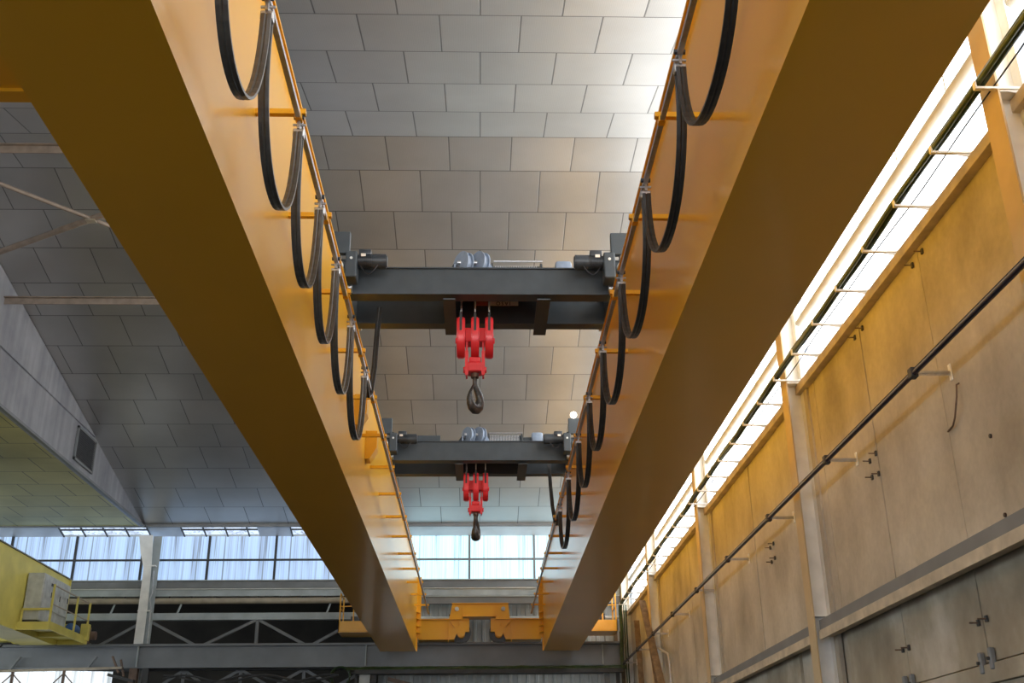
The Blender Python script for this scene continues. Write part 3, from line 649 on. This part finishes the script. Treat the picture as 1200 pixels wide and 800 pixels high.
# ------------------------------------------------------------------ hoist trolleys (local origin: bottom front edge of the front beam)
def make_trolley():
    t = empty('hoist_trolley', (0, 0, 0), 'x', 'hoist trolley')
    def part(mb, name, mat, parent=None, smooth=False): return mb.build(name, mat, parent or t, smooth=smooth)
    HB = .45; xe = 2.02
    fb = part(MB().box(-xe, xe, .03, .22, .02, HB - .02).box(-xe, xe, 0, .25, 0, .02).box(-xe, xe, 0, .25, HB - .02, HB), 'front_beam', 'dark_grey')
    rb = part(MB().box(-xe, xe, 1.10, 1.27, .02, HB - .02).box(-xe, xe, 1.07, 1.29, 0, .02).box(-xe, xe, 1.07, 1.29, HB - .02, HB), 'rear_beam', 'dark_grey')
    for x0, x1 in ((-.56, -.38), (.84, 1.04)):
        part(MB().box(x0, x1, -.0, 1.32, -.09, -.07).box((x0 + x1) / 2 - .01, (x0 + x1) / 2 + .01, .24, 1.28, -.07, HB - .02), 'longitudinal_beam', 'dark_grey')
    part(MB().box(-.38, .84, .25, 1.1, HB - .03, HB), 'deck_plate', 'motor_grey')
    part(MB().box(-.52, -.50, .25, 1.07, .0, .42).box(.95, .97, .25, 1.07, 0, .42), 'side_plate', 'dark_grey')
    # name plate under the front beam, mounted upside down
    sp = part(MB().box(.125, .60, 1.085, 1.098, .325, .40), 'name_plate', 'signplate')
    part(MB().box(-.07, .115, 1.085, 1.098, .325, .40), 'colour_block', 'signred', sp)
    cu = D.curves.new('lettering', 'FONT'); cu.body = 'JASO'; cu.size = .085; cu.extrude = .002; cu.align_x = 'CENTER'; cu.align_y = 'CENTER'; cu.space_character = 1.35
    tmp = D.objects.new('tmp', cu); C.objects.link(tmp); bpy.context.view_layer.update()
    me = D.meshes.new_from_object(tmp.evaluated_get(bpy.context.evaluated_depsgraph_get())); D.objects.remove(tmp)
    me.materials.clear(); me.materials.append(M['black'])
    to = D.objects.new('lettering', me); C.objects.link(to); to.parent = sp
    to.rotation_euler = (PI / 2, PI, 0); to.location = (.36, 1.082, .362)
    for s in (-1, 1):
        x = s * 2.10
        et = part(MB().box(x - .13, x + .13, -.25, 1.55, .06, .42).box(x - .15, x + .15, -.27, 1.57, .42, .44), 'end_truck', 'dark_grey')
        for y in (-.05, 1.35):
            part(MB().cyl((s * 2.055 - .04, y, .055), (s * 2.055 + .04, y, .055), .145, 24).cyl((s * 2.055 - .055, y, .055), (s * 2.055 + .055, y, .055), .05, 12), 'wheel', 'motor_grey', et, True)
            part(MB().cyl((x - s * .12, y, .07), (x - s * .19, y, .07), .07, 16), 'axle_cap', 'steel', et, True)
        part(MB().box(x - .16 + s * .0, x + .16, -.35, -.25, .50, .86, .01).box(x - .03, x + .03, -.31, -.2, .42, .55), 'guard_box', 'dark_grey')
        part(MB().cyl((x - s * .02, -.40, .26), (x - s * .02, -.24, .26), .07, 16).sphere((x - s * .02, -.42, .26), .07, 14), 'buffer', 'white')
        # drive: gearbox, motor, brake, fan cover
        gx = s * 1.90
        gb = part(MB().box(gx - .085, gx + .085, -.42, -.12, .08, .50, .02), 'gearbox', 'dark_grey')
        part(MB().cyl((gx, -.43, .38), (gx, -.418, .38), .022, 12), 'inspection_plug', 'white', gb)
        mo = part(MB().cyl((gx - s * .08, -.27, .40), (gx - s * .30, -.27, .40), .10, 20).box(min(gx - s * .10, gx - s * .28), max(gx - s * .10, gx - s * .28), -.36, -.18, .47, .56, .012), 'drive_motor', 'motor_grey', smooth=True)
        mb = MB()
        for k in range(9): xx = gx - s * (.11 + k * .022); mb.cyl((xx, -.27, .40), (xx - s * .006, -.27, .40), .112, 20)
        part(mb, 'cooling_fins', 'motor_grey', mo)
        part(MB().cyl((gx - s * .30, -.27, .40), (gx - s * .50, -.27, .40), .112, 24).cyl((gx - s * .50, -.27, .40), (gx - s * .515, -.27, .40), .09, 24), 'fan_cover', 'motor_grey', mo, True)
        part(MB().box(gx - s * .17 - .035, gx - s * .17 + .035, -.385, -.378, .43, .475), 'type_plate', 'signplate', mo)
        part(MB().tube([(gx - s * (.12 + .26 * k / 10), -.33, .31 - .14 * math.sin(PI * k / 10)) for k in range(11)], .009, 6, up=(0, 1, 0)), 'motor_cable', 'black', mo, True)
        part(MB().cyl((gx + s * .0, -.27, .16), (s * 2.10, -.27, .16), .035, 12).bar((gx, -.27, .52), (s * 2.1, -.27, .62), .04, .05), 'torque_arm', 'motor_grey', gb)
    # reeving sheaves and hoist machinery on the deck
    for x in (-.27, -.02):
        sh = part(MB().cyl((x - .04, .35, .68), (x + .04, .35, .68), .16, 28).cyl((x - .055, .35, .68), (x - .04, .35, .68), .20, 28).cyl((x + .04, .35, .68), (x + .055, .35, .68), .20, 28).rot(math.radians(38), 'Z', (x, .35, .68)), 'top_sheave', 'light_grey', smooth=True)
        part(MB().cyl((x - .09, .35, .70), (x + .09, .35, .70), .045, 16), 'sheave_pin', 'steel', sh)
    for x in (-.40, -.145, .11): part(MB().prism([(.18, .45), (.56, .45), (.43, .66), (.30, .66)], 'x', x - .012, x + .012), 'sheave_cheek', 'light_grey')
    part(MB().prism([(.10, .45), (.26, .45), (.12, .72), (.10, .72)], 'y', .30, .34), 'support_bracket', 'light_grey')
    dr = part(MB().cyl((.20, .62, .62), (.92, .62, .62), .15, 28), 'rope_drum', 'dark_grey', smooth=True)
    mb = MB()
    for k in range(24): xx = .22 + k * .028; mb.cyl((xx, .62, .62), (xx + .012, .62, .62), .158, 24)
    part(mb, 'rope_winding', 'rope', dr)
    part(MB().cyl((.93, .62, .62), (.96, .62, .62), .20, 24).cyl((.17, .62, .62), (.19, .62, .62), .20, 24), 'drum_flange', 'dark_grey', dr, True)
    part(MB().cyl((.2, .40, .76), (.96, .40, .76), .016, 10), 'guide_bar', 'steel', dr)
    hm = part(MB().cyl((.98, .62, .62), (1.16, .62, .62), .11, 20), 'hoist_gearbox', 'dark_grey', smooth=True)
    part(MB().box(1.16, 1.42, .42, .80, .46, .80, .05).cyl((1.20, .62, .63), (1.42, .62, .63), .19, 24), 'hoist_motor', 'light_grey', smooth=True)
    mb = MB()
    for k in range(7): mb.box(-1.05 + k * .1, -.98 + k * .1, .3, .42, .45, .52 + .02 * (k % 2))
    mb.box(-1.1, -.35, .30, .36, .47, .50).cyl((-.5, .34, .5), (-.42, .34, .62), .03, 10).cyl((-.42, .33, .66), (-.34, .33, .60), .03, 10)
    part(mb, 'limit_switch_gear', 'motor_grey')
    return t, part
tr, part = make_trolley()
tr['label'] = 'dark grey hoist trolley nearest the camera, spanning both yellow girders'
tr2 = copy_tree(tr); tr2['label'] = 'smaller-looking dark grey hoist trolley farther away, with a small lit lamp'
tr.location = (0, 14.57, 7.04); tr2.location = (0, 22.98, 7.04)
# extras on the far trolley only
MB().box(-1.47, -.9, .15, .5, .45, .62).build('control_box', 'dark_grey', tr2)
MB().sphere((2.06, -.36, .86 + .07), .075, 16).build('warning_lamp', 'lamp', tr2, smooth=True)

# ------------------------------------------------------------------ hook blocks (local origin: hook tip of the block)
def make_hook(hook_ang, thick):
    t = empty('hook_block', (0, 0, 0), 'x', 'hook block')
    ZT = 1.52                                     # top of the sheave guards over the hook tip
    xs = (-.215, 0, .215)
    for x in xs:
        pr = []
        w = .27; zt = ZT; zb = .88
        for k in range(13): a = PI * k / 12; pr.append((w * math.cos(a), zt - w * .55 + w * .55 * math.sin(a)))
        for k in range(13): a = PI + PI * k / 12; pr.append((w * math.cos(a), zb + w + w * math.sin(a)))
        g = MB(); g.prism(pr, 'x', x - .062, x + .062)
        bmesh.ops.bevel(g.b, geom=[e for e in g.b.edges if abs(e.verts[0].co.x - e.verts[1].co.x) < 1e-5], offset=.018, segments=2, affect='EDGES')
        g = g.build('sheave_guard', 'red', t, smooth=True)
        # rope slot on the front face
        MB().box(x - .018, x + .018, -.276, -.262, 1.22, ZT - .02).box(x - .018, x + .018, -.28, .28, ZT - .012, ZT + .004).build('rope_slot', 'dark_steel', g)
        MB().cyl((x - .068, 0, 1.18), (x + .068, 0, 1.18), .09, 20).build('hub', 'red', g, smooth=True)
    MB().box(-.16, .16, -.13, .13, 1.10, 1.33, .02).build('spacer', 'red', t)
    MB().cyl((-.3, 0, 1.16), (.3, 0, 1.16), .045, 16).build('sheave_axle', 'red', t, smooth=True)
    for s in (-1, 1):
        c = MB(); c.prism([(-.10, 1.30), (.10, 1.30), (.10, .66), (.07, .56), (-.07, .56), (-.10, .66)], 'x', s * .125 - .014, s * .125 + .014)
        c = c.build('cheek_plate', 'red', t)
        MB().box(s * .125 - .025, s * .125 + .025, -.12, -.10, .56, .95).build('cheek_rib', 'red', c)
        MB().cyl((s * .14, 0, .68), (s * .175, 0, .68), .05, 14).build('pin_nut', 'red', c, smooth=True)
    MB().box(-.115, .115, -.12, .12, .62, .77, .02).build('crosshead', 'red', t)
    MB().box(-.09, .09, -.10, .10, .77, .86, .02).build('bearing_housing', 'red', t)
    # forged hook
    pth, sc = [], []
    def add(x, z, r): pth.append((x, z)); sc.append(r)
    for z in (.64, .58, .53, .48): add(0, z, .040)
    add(.008, .43, .047); add(.050, .375, .056); add(.098, .31, .064); add(.130, .245, .070); add(.132, .18, .076)
    add(.105, .115, .082); add(.05, .070, .085); add(-.01, .058, .084); add(-.07, .078, .078); add(-.112, .125, .068)
    add(-.130, .185, .056); add(-.128, .24, .044); add(-.115, .285, .030); add(-.105, .315, .014)
    mb = MB(); n = 12
    path3 = [(.86 * x * math.cos(hook_ang), .86 * x * math.sin(hook_ang), z) for x, z in pth]
    side = (-math.sin(hook_ang), math.cos(hook_ang), 0)
    mb.sweep(path3, [(thick * math.cos(2 * PI * k / n), math.sin(2 * PI * k / n)) for k in range(n)], side, scl=sc)
    h = mb.build('hook', 'hook', t, smooth=True)
    ca, sa = math.cos(hook_ang), math.sin(hook_ang)
    MB().bar((-.01 * ca, -.01 * sa, .46), (-.112 * ca, -.112 * sa, .29), .045, .018).build('safety_latch', 'hook', h)
    MB().cyl((0, 0, .55), (0, 0, .66), .062, 12).build('hook_nut', 'rust', t, smooth=True)
    # wire ropes
    for x in xs:
        r = MB()
        for dy in (-.2, .2): r.cyl((x, dy, 1.2), (x, dy * .6, 2.18), .013, 8)
        r.build('wire_rope', 'rope', t, smooth=True)
    return t
h1 = make_hook(math.radians(48), .78); h1['label'] = 'red three-sheave hook block with open grey hook under the near trolley'
h2 = make_hook(math.radians(80), 1.2); h2['label'] = 'red three-sheave hook block with hook seen edge-on under the far trolley'
h1.location = (-.085, 15.22, 5.40); h2.location = (-.10, 23.68, 5.42)

# ------------------------------------------------------------------ old yellow crane on the left
oc = empty('bridge_crane', (-13.4, 17, 4.7), 'faded lemon-yellow crane girder end with cabinet on the far left', 'bridge crane')
mb = MB(); mb.prism([(-2, 6.72), (34.75, 6.72), (34.75, 4.78), (34.2, 4.66), (-2, 4.66)], 'x', -13.95, -12.95)
g = child(mb, 'girder', 'old_yellow', oc)
child(MB().box(-14.0, -12.9, -2, 34.78, 6.72, 6.75), 'top_flange', 'grey_steel', g)
child(MB().box(-14.0, -12.9, 34.75, 34.78, 4.75, 6.75), 'end_plate', 'old_yellow', g)
pf = child(MB().box(-12.95, -12.08, 31.3, 34.5, 4.84, 4.88).box(-12.1, -12.06, 31.3, 34.5, 4.70, 4.92).box(-12.95, -12.06, 31.28, 31.32, 4.68, 4.90).box(-12.95, -12.06, 32.9, 32.95, 4.70, 4.85).box(-12.95, -12.06, 34.46, 34.5, 4.70, 4.9), 'platform', 'old_yellow', oc)
mb = MB()
for y in (31.35, 33.3, 34.4): mb.box(-12.11, -12.06, y - .025, y + .025, 4.9, 5.95)
mb.box(-12.9, -12.85, 31.3, 31.35, 4.9, 5.25).box(-12.9, -12.1, 31.3, 31.34, 5.22, 5.28)
mb.box(-12.95, -12.9, 33.85, 33.9, 4.9, 5.9)
child(mb, 'railing_post', 'old_yellow', pf)
mb = MB().cyl((-12.085, 31.35, 5.92), (-12.085, 34.4, 5.92), .022, 8).cyl((-12.085, 31.35, 5.4), (-12.085, 34.4, 5.4), .018, 8).cyl((-12.085, 34.4, 5.92), (-12.6, 34.4, 5.92), .02, 8)
child(mb, 'handrail', 'beige', pf, True)
cb = child(MB().box(-12.92, -12.45, 31.45, 33.55, 4.98, 6.30, .02), 'electrical_cabinet', 'cabinet', oc)
for a, b in ((31.50, 32.15), (32.17, 32.83), (32.85, 33.50)):
    d = child(MB().box(-12.452, -12.435, a, b, 5.35, 6.24, .004), 'cabinet_door', 'cabinet', cb)
child(MB().box(-12.437, -12.42, 32.08, 32.11, 5.7, 5.85).box(-12.437, -12.42, 32.76, 32.79, 5.7, 5.85).box(-12.437, -12.42, 33.40, 33.43, 5.75, 5.9), 'door_handle', 'black', cb)
child(MB().box(-12.437, -12.43, 32.0, 32.25, 6.02, 6.10), 'warning_plate', 'dark_steel', cb)
child(MB().box(-12.9, -12.5, 31.5, 33.5, 4.88, 4.99), 'plinth', 'dark_steel', cb)
child(MB().cyl((-12.35, 33.75, 5.08), (-12.35, 34.15, 5.08), .16, 20).box(-12.5, -12.2, 33.8, 34.1, 4.88, 4.95), 'travel_motor', 'blue', oc, True)
child(MB().box(-12.3, -12.05, 34.5, 34.75, 4.75, 5.25, .02).cyl((-12.1, 34.6, 4.98), (-11.85, 34.6, 4.98), .13, 18), 'drive_gearbox', 'rust', oc, True)
child(MB().box(-12.25, -12.0, 34.3, 34.5, 4.8, 5.3, .02), 'bracket', 'old_yellow', oc)
child(MB().box(-16.5, -12.9, 35.0, 35.35, 4.9, 5.4).cyl((-14.6, 35.3, 4.98), (-14.6, 35.5, 4.98), .13, 20).cyl((-13.2, 35.3, 4.98), (-13.2, 35.5, 4.98), .13, 20), 'end_carriage', 'old_yellow', oc)
mb = MB().tube([(-14.4 + .16 * math.cos(a), 33.0 + .05 * a, 4.6 + .12 * math.sin(a)) for a in [k * .5 for k in range(26)]], .025, 6)
child(mb, 'cable_coil', 'black', oc, True)

# ------------------------------------------------------------------ right wall fittings
bay = lambda y: max(i for i, c in enumerate([-99] + COLY) if y > c)
bayname = {1: 'before the first column', 2: 'in the nearest bay', 3: 'in the bay right of the large middle column', 4: 'in the bay beyond the large middle column', 5: 'in the bay beyond the last full column', 6: 'near the far corner'}
bayname = {0: 'near the camera', 1: 'in the bay before the corner column', 2: 'between the corner column and the large middle column', 3: 'just beyond the large middle column', 4: 'in the third bay from the corner column', 5: 'in the farthest bay'}
ordn = ['first', 'second', 'third', 'fourth', 'fifth', 'sixth', 'seventh', 'eighth', 'ninth']
cnt = {}
proto = None
ys = [8.95 + 1.035 * k for k in range(-7, 26)]
for y in ys:
    if proto is None:
        proto = empty('cable_bracket', (WX, 0, 5.88), 'x', 'bracket', 'white cable brackets along the window sill')
        b = MB(); b.box(-.45, 0.02, -.02, .02, -.012, .012); b.build('arm', 'white', proto)
        MB().prism([(-.02, 0), (-.30, 0), (-.02, -.06)], 'y', -.006, .006).build('web', 'white', proto)
        MB().box(-.45, -.435, -.025, .025, 0, .07).build('lip', 'white', proto)
        o = proto
    else: o = copy_tree(proto)
    b_ = bay(y); cnt[b_] = cnt.get(b_, 0) + 1
    o.location = (WX - .02, y, 5.88 + .012)
    o['label'] = 'white bracket under the green cables, %s %s' % (ordn[min(cnt[b_] - 1, 8)], bayname.get(b_, 'near the far corner'))
# green cable bundle on the brackets
def longcable(x, z, r, mat, label, y0=-5, y1=35.0, ph=0., end_down=True):
    pth = []
    n = 90
    for i in range(n + 1):
        y = y0 + (y1 - y0) * i / n
        pth.append((x + .012 * math.sin(i * .5 + ph), y, z + .010 * math.sin(i * 1.15 + ph)))
    if end_down:
        pth += [(x, y1 + .12, z - .04), (x, y1 + .2, z - .2), (x + .02, y1 + .2, z - .8), (x - .02, y1 + .2, z - 1.5), (x, y1 + .15, z - 2.0)]
    o = MB().tube(pth, r, 8, up=(1, 0, 0)).build('cable', mat, smooth=True)
    return tag(o, label, 'cable')
longcable(WX - .43, 5.955, .030, 'green', 'thick olive green cable on the outer ends of the sill brackets', ph=.3)
longcable(WX - .37, 5.965, .028, 'darkgreen', 'dark green cable lying inside the thick olive one', ph=1.2)
longcable(WX - .40, 6.005, .022, 'green', 'thin olive cable on top of the green bundle', ph=2.2)
longcable(WX - .27, 5.94, .008, 'black', 'thin dark wire along the sill brackets beside the green cables', ph=4, end_down=False)

# conductor line on stand-offs
t = empty('conductor_rail', (4.5, 12, 4.1), 'long dark conductor tube crossing diagonally before the tan wall', 'conductor tube')
child(MB().cyl((4.5, -4, 4.10), (4.5, 35.2, 4.10), .030, 12), 'tube', 'conductor', t, True)
child(MB().cyl((4.5, -4, 4.142), (4.5, 35.2, 4.142), .010, 8), 'upper_wire', 'dark_steel', t, True)
for k in range(-3, 9):
    y = 10.36 + 3.06 * k
    child(MB().box(4.46, 4.54, y - .05, y + .05, 4.055, 4.165, .01), 'clamp', 'dark_steel', t)
proto = None; posn = ['', '', 'under the upper right corner', 'nearest the right edge, above the curved hook', 'beside the four rusty bolts', 'just past the large middle column', 'second past the large middle column', 'third past the large middle column', 'near the last full column', 'above the bent conduit', 'beside the leaning timbers', 'in the far corner']
for k in range(-2, 9):
    y = 10.36 + 3.06 * k
    if proto is None:
        proto = empty('standoff_bracket', (WX, 0, 4.12), 'x', 'bracket', 'stand-off brackets of the conductor tube')
        MB().box(-.36, 0, -.014, .014, -.012, .012).box(-.36, 0, -.003, .003, -.035, -.012).build('arm', 'steel', proto)
        MB().box(-.012, .01, -.03, .03, -.09, .09, .004).build('wall_plate', 'white', proto)
        o = proto
    else: o = copy_tree(proto)
    o.location = (WX, y, 4.12); o['label'] = 'pale steel stand-off bracket of the conductor tube, ' + posn[k + 3]
# bent conduit running down from the line
t = MB().tube([(4.55, 29.95, 4.1), (4.62, 29.9, 4.0), (4.66, 29.6, 3.92), (4.7, 28.4, 3.62), (4.72, 27.95, 3.5), (4.75, 27.9, 3.2), (4.75, 27.9, 0)], .03, 8, up=(1, 0, 0)).build('conduit', 'steel', smooth=True)
tag(t, 'bent grey conduit dropping down the wall from the conductor tube', 'conduit')

# rusty anchor bolts and hooks on the wall
def bolt(y, z, label, r=0.):
    t = empty('anchor_bolt', (WX, y, z), label, 'bolt')
    if 'bolt head' in label:
        MB().cyl((-.015, 0, 0), (.01, 0, 0), .022, 10).build('head', 'black', t); return t
    MB().cyl((-.10, 0, 0), (.02, 0, 0), .008, 8).build('rod', 'rust', t)
    MB().box(-.02, 0.0, -.022, .022, -.03, .03).build('plate', 'dark_steel', t)
    return t
for y, z, l in ((12.72, 3.98, 'rusty anchor bolt, upper one right of the panel joint'), (12.95, 3.95, 'rusty anchor bolt, upper one left of the panel joint'),
                (12.72, 3.72, 'rusty anchor bolt, lower one right of the panel joint'), (12.95, 3.74, 'rusty anchor bolt, lower one left of the panel joint'),
                (17.80, 4.00, 'small rusty bolt beyond the middle column, upper right of four'), (18.02, 3.98, 'small rusty bolt beyond the middle column, upper left of four'),
                (17.80, 3.76, 'small rusty bolt beyond the middle column, lower right of four'), (18.02, 3.74, 'small rusty bolt beyond the middle column, lower left of four'),
                (10.72, 1.62, 'short bolt on the grey lower panel, left of the joint'), (10.53, 1.63, 'short bolt on the grey lower panel, right of the joint'),
                (12.78, 1.63, 'short bolt near the foot of the far lower joint, left side'), (12.59, 1.63, 'short bolt near the foot of the far lower joint, right side'),
                (10.80, 5.60, 'small bolt near the sill, left of the nearer joint'), (10.5, 5.62, 'small bolt near the sill, right of the nearer joint'),
                (12.85, 5.60, 'small bolt near the sill, left of the middle joint'), (12.55, 5.60, 'small bolt near the sill, right of the middle joint'),
                (9.77, 3.23, 'single black bolt head on the tan panel by the right edge'), (9.78, 2.46, 'single black bolt head just above the girt by the right edge')):
    bolt(y, z, l)
t = MB().tube([(WX + .01, 10.22, 3.95), (WX - .03, 10.22, 3.93), (WX - .05, 10.22, 3.8), (WX - .06, 10.26, 3.70), (WX - .05, 10.34, 3.62), (WX - .03, 10.46, 3.57), (WX - .02, 10.62, 3.56)], .010, 8, up=(1, 0, 0)).build('wall_hook', 'rust', smooth=True)
tag(t, 'curved rusty iron hook on the tan wall below the conductor tube', 'hook')
for y, z, l in ((10.75, 1.24, 'steel clamp on the ledge at the nearer joint, left one'), (10.52, 1.26, 'steel clamp on the ledge at the nearer joint, right one'),
                (12.80, 1.24, 'steel clamp on the ledge at the farther joint, left one'), (12.58, 1.24, 'steel clamp on the ledge at the farther joint, right one')):
    t = empty('panel_clamp', (WX - .03, y, z), l, 'clamp')
    MB().box(-.025, .03, -.03, .03, -.10, .10, .012).build('jaw', 'grey_steel', t)
    MB().cyl((-.05, 0, 0), (-.02, 0, 0), .016, 8).build('bolt_head', 'dark_steel', t)
# leaning timbers
for p0, p1, w, l in (((4.56, 30.76, 5.30), (4.56, 23.8, -1.55), .18, 'brown timber plank leaning across the far end of the tan wall'),
                     ((4.54, 29.45, 4.02), (4.54, 26.0, -1.55), .14, 'second leaning plank, lower, beside the bent conduit'),
                     ((4.78, 33.6, 5.2), (4.78, 32.3, -1.58), .16, 'dark upright plank beside the corner cables')):
    tag(MB().bar(p0, p1, .05, w, (1, 0, 0)).build('timber_plank', 'wood'), l, 'plank')
for k, (x, y, zt) in enumerate(((4.45, 35.95, 5.5), (4.62, 35.8, 5.2))):
    tag(MB().bar((x, y, -1.6), (x - .05, y, zt), .12, .05, (0, 1, 0)).build('timber_post', 'wood'), ['dark timber standing against the ribbed cladding', 'dark timber standing in the wall corner'][k], 'timber')
for k, x in enumerate((4.62, 4.70)):
    tag(MB().cyl((x, 35.25 + .1 * k, -1.6), (x, 35.25 + .1 * k, 6.0), .022, 8).build('vertical_conduit', 'darkgreen' if k else 'green', smooth=True),
        ['green upright conduit in the far corner, outer one', 'dark green upright conduit in the far corner, next to the wall'][k], 'conduit')

# ------------------------------------------------------------------ light, world, camera
w = D.worlds.new('sky'); S.world = w; w.use_nodes = True
bg = w.node_tree.nodes['Background']; bg.inputs['Color'].default_value = (.80, .88, 1.0, 1); bg.inputs['Strength'].default_value = 1.6
def area(name, loc, rot, sx, sy, power, col):
    l = D.lights.new(name, 'AREA'); l.shape = 'RECTANGLE'; l.size = sx; l.size_y = sy; l.energy = power; l.color = col
    o = D.objects.new(name, l); C.objects.link(o); o.location = loc; o.rotation_euler = rot; return o

cam = D.cameras.new('camera'); co = D.objects.new('camera', cam); C.objects.link(co)
cam.sensor_width = 36; cam.lens = 1268 / 1200 * 36; cam.clip_end = 300
R = Matrix(((0.9995776594, -0.0022893276, -0.0289700143), (-0.0275146840, -0.3953425645, -0.9181215600), (-0.0093511987, 0.9185309008, -0.3952385854)))
co.matrix_world = R.to_4x4(); S.camera = co
co.rotation_mode = 'QUATERNION'; co.rotation_quaternion = R.to_quaternion(); co.location = (0, 0, 0)

# countable small pieces that were drawn in one go become parts of their own
SPLIT = {'stiffener', 'clip', 'railing_post', 'roller', 'hanger', 'frame_post', 'guide_roller', 'door_handle', 'rail_arm_', 'axle_cap_', 'side_frame', 'transom', 'cross_member', 'rib', 'gusset', 'drum_flange'}
cache = {}
for o in list(D.objects):
    if o.type != 'MESH' or o.name.split('.')[0] not in SPLIT: continue
    if o.data.name not in cache:
        b = bmesh.new(); b.from_mesh(o.data); b.verts.ensure_lookup_table(); seen = set(); out = []
        for v in b.verts:
            if v.index in seen: continue
            st = [v]; comp = set()
            while st:
                q = st.pop()
                if q.index in comp: continue
                comp.add(q.index); st += [e.other_vert(q) for e in q.link_edges]
            seen |= comp; out.append(comp)
        ms = []
        if len(out) > 1:
            for comp in out:
                c = b.copy(); c.verts.ensure_lookup_table()
                bmesh.ops.delete(c, geom=[v for v in c.verts if v.index not in comp], context='VERTS')
                me = D.meshes.new(o.name.split('.')[0]); c.to_mesh(me); c.free(); me.materials.append(o.data.materials[0]); ms.append(me)
        b.free(); cache[o.data.name] = ms
    ms = cache[o.data.name]
    if ms:
        for me in ms[1:]:
            n = o.copy(); n.data = me; C.objects.link(n)
        o.data = ms[0]

for o in list(D.objects):
    if o.parent is None: o.location.z += EYE
S.view_settings.view_transform = 'Standard'; S.view_settings.look = 'None'; S.view_settings.gamma = 1
S.view_settings.use_curve_mapping = False; S.view_settings.exposure = 0.22
S.cycles.use_denoising = True
S.cycles.max_bounces = 8; S.cycles.diffuse_bounces = 5; S.cycles.glossy_bounces = 4
S.cycles.sample_clamp_indirect = 8
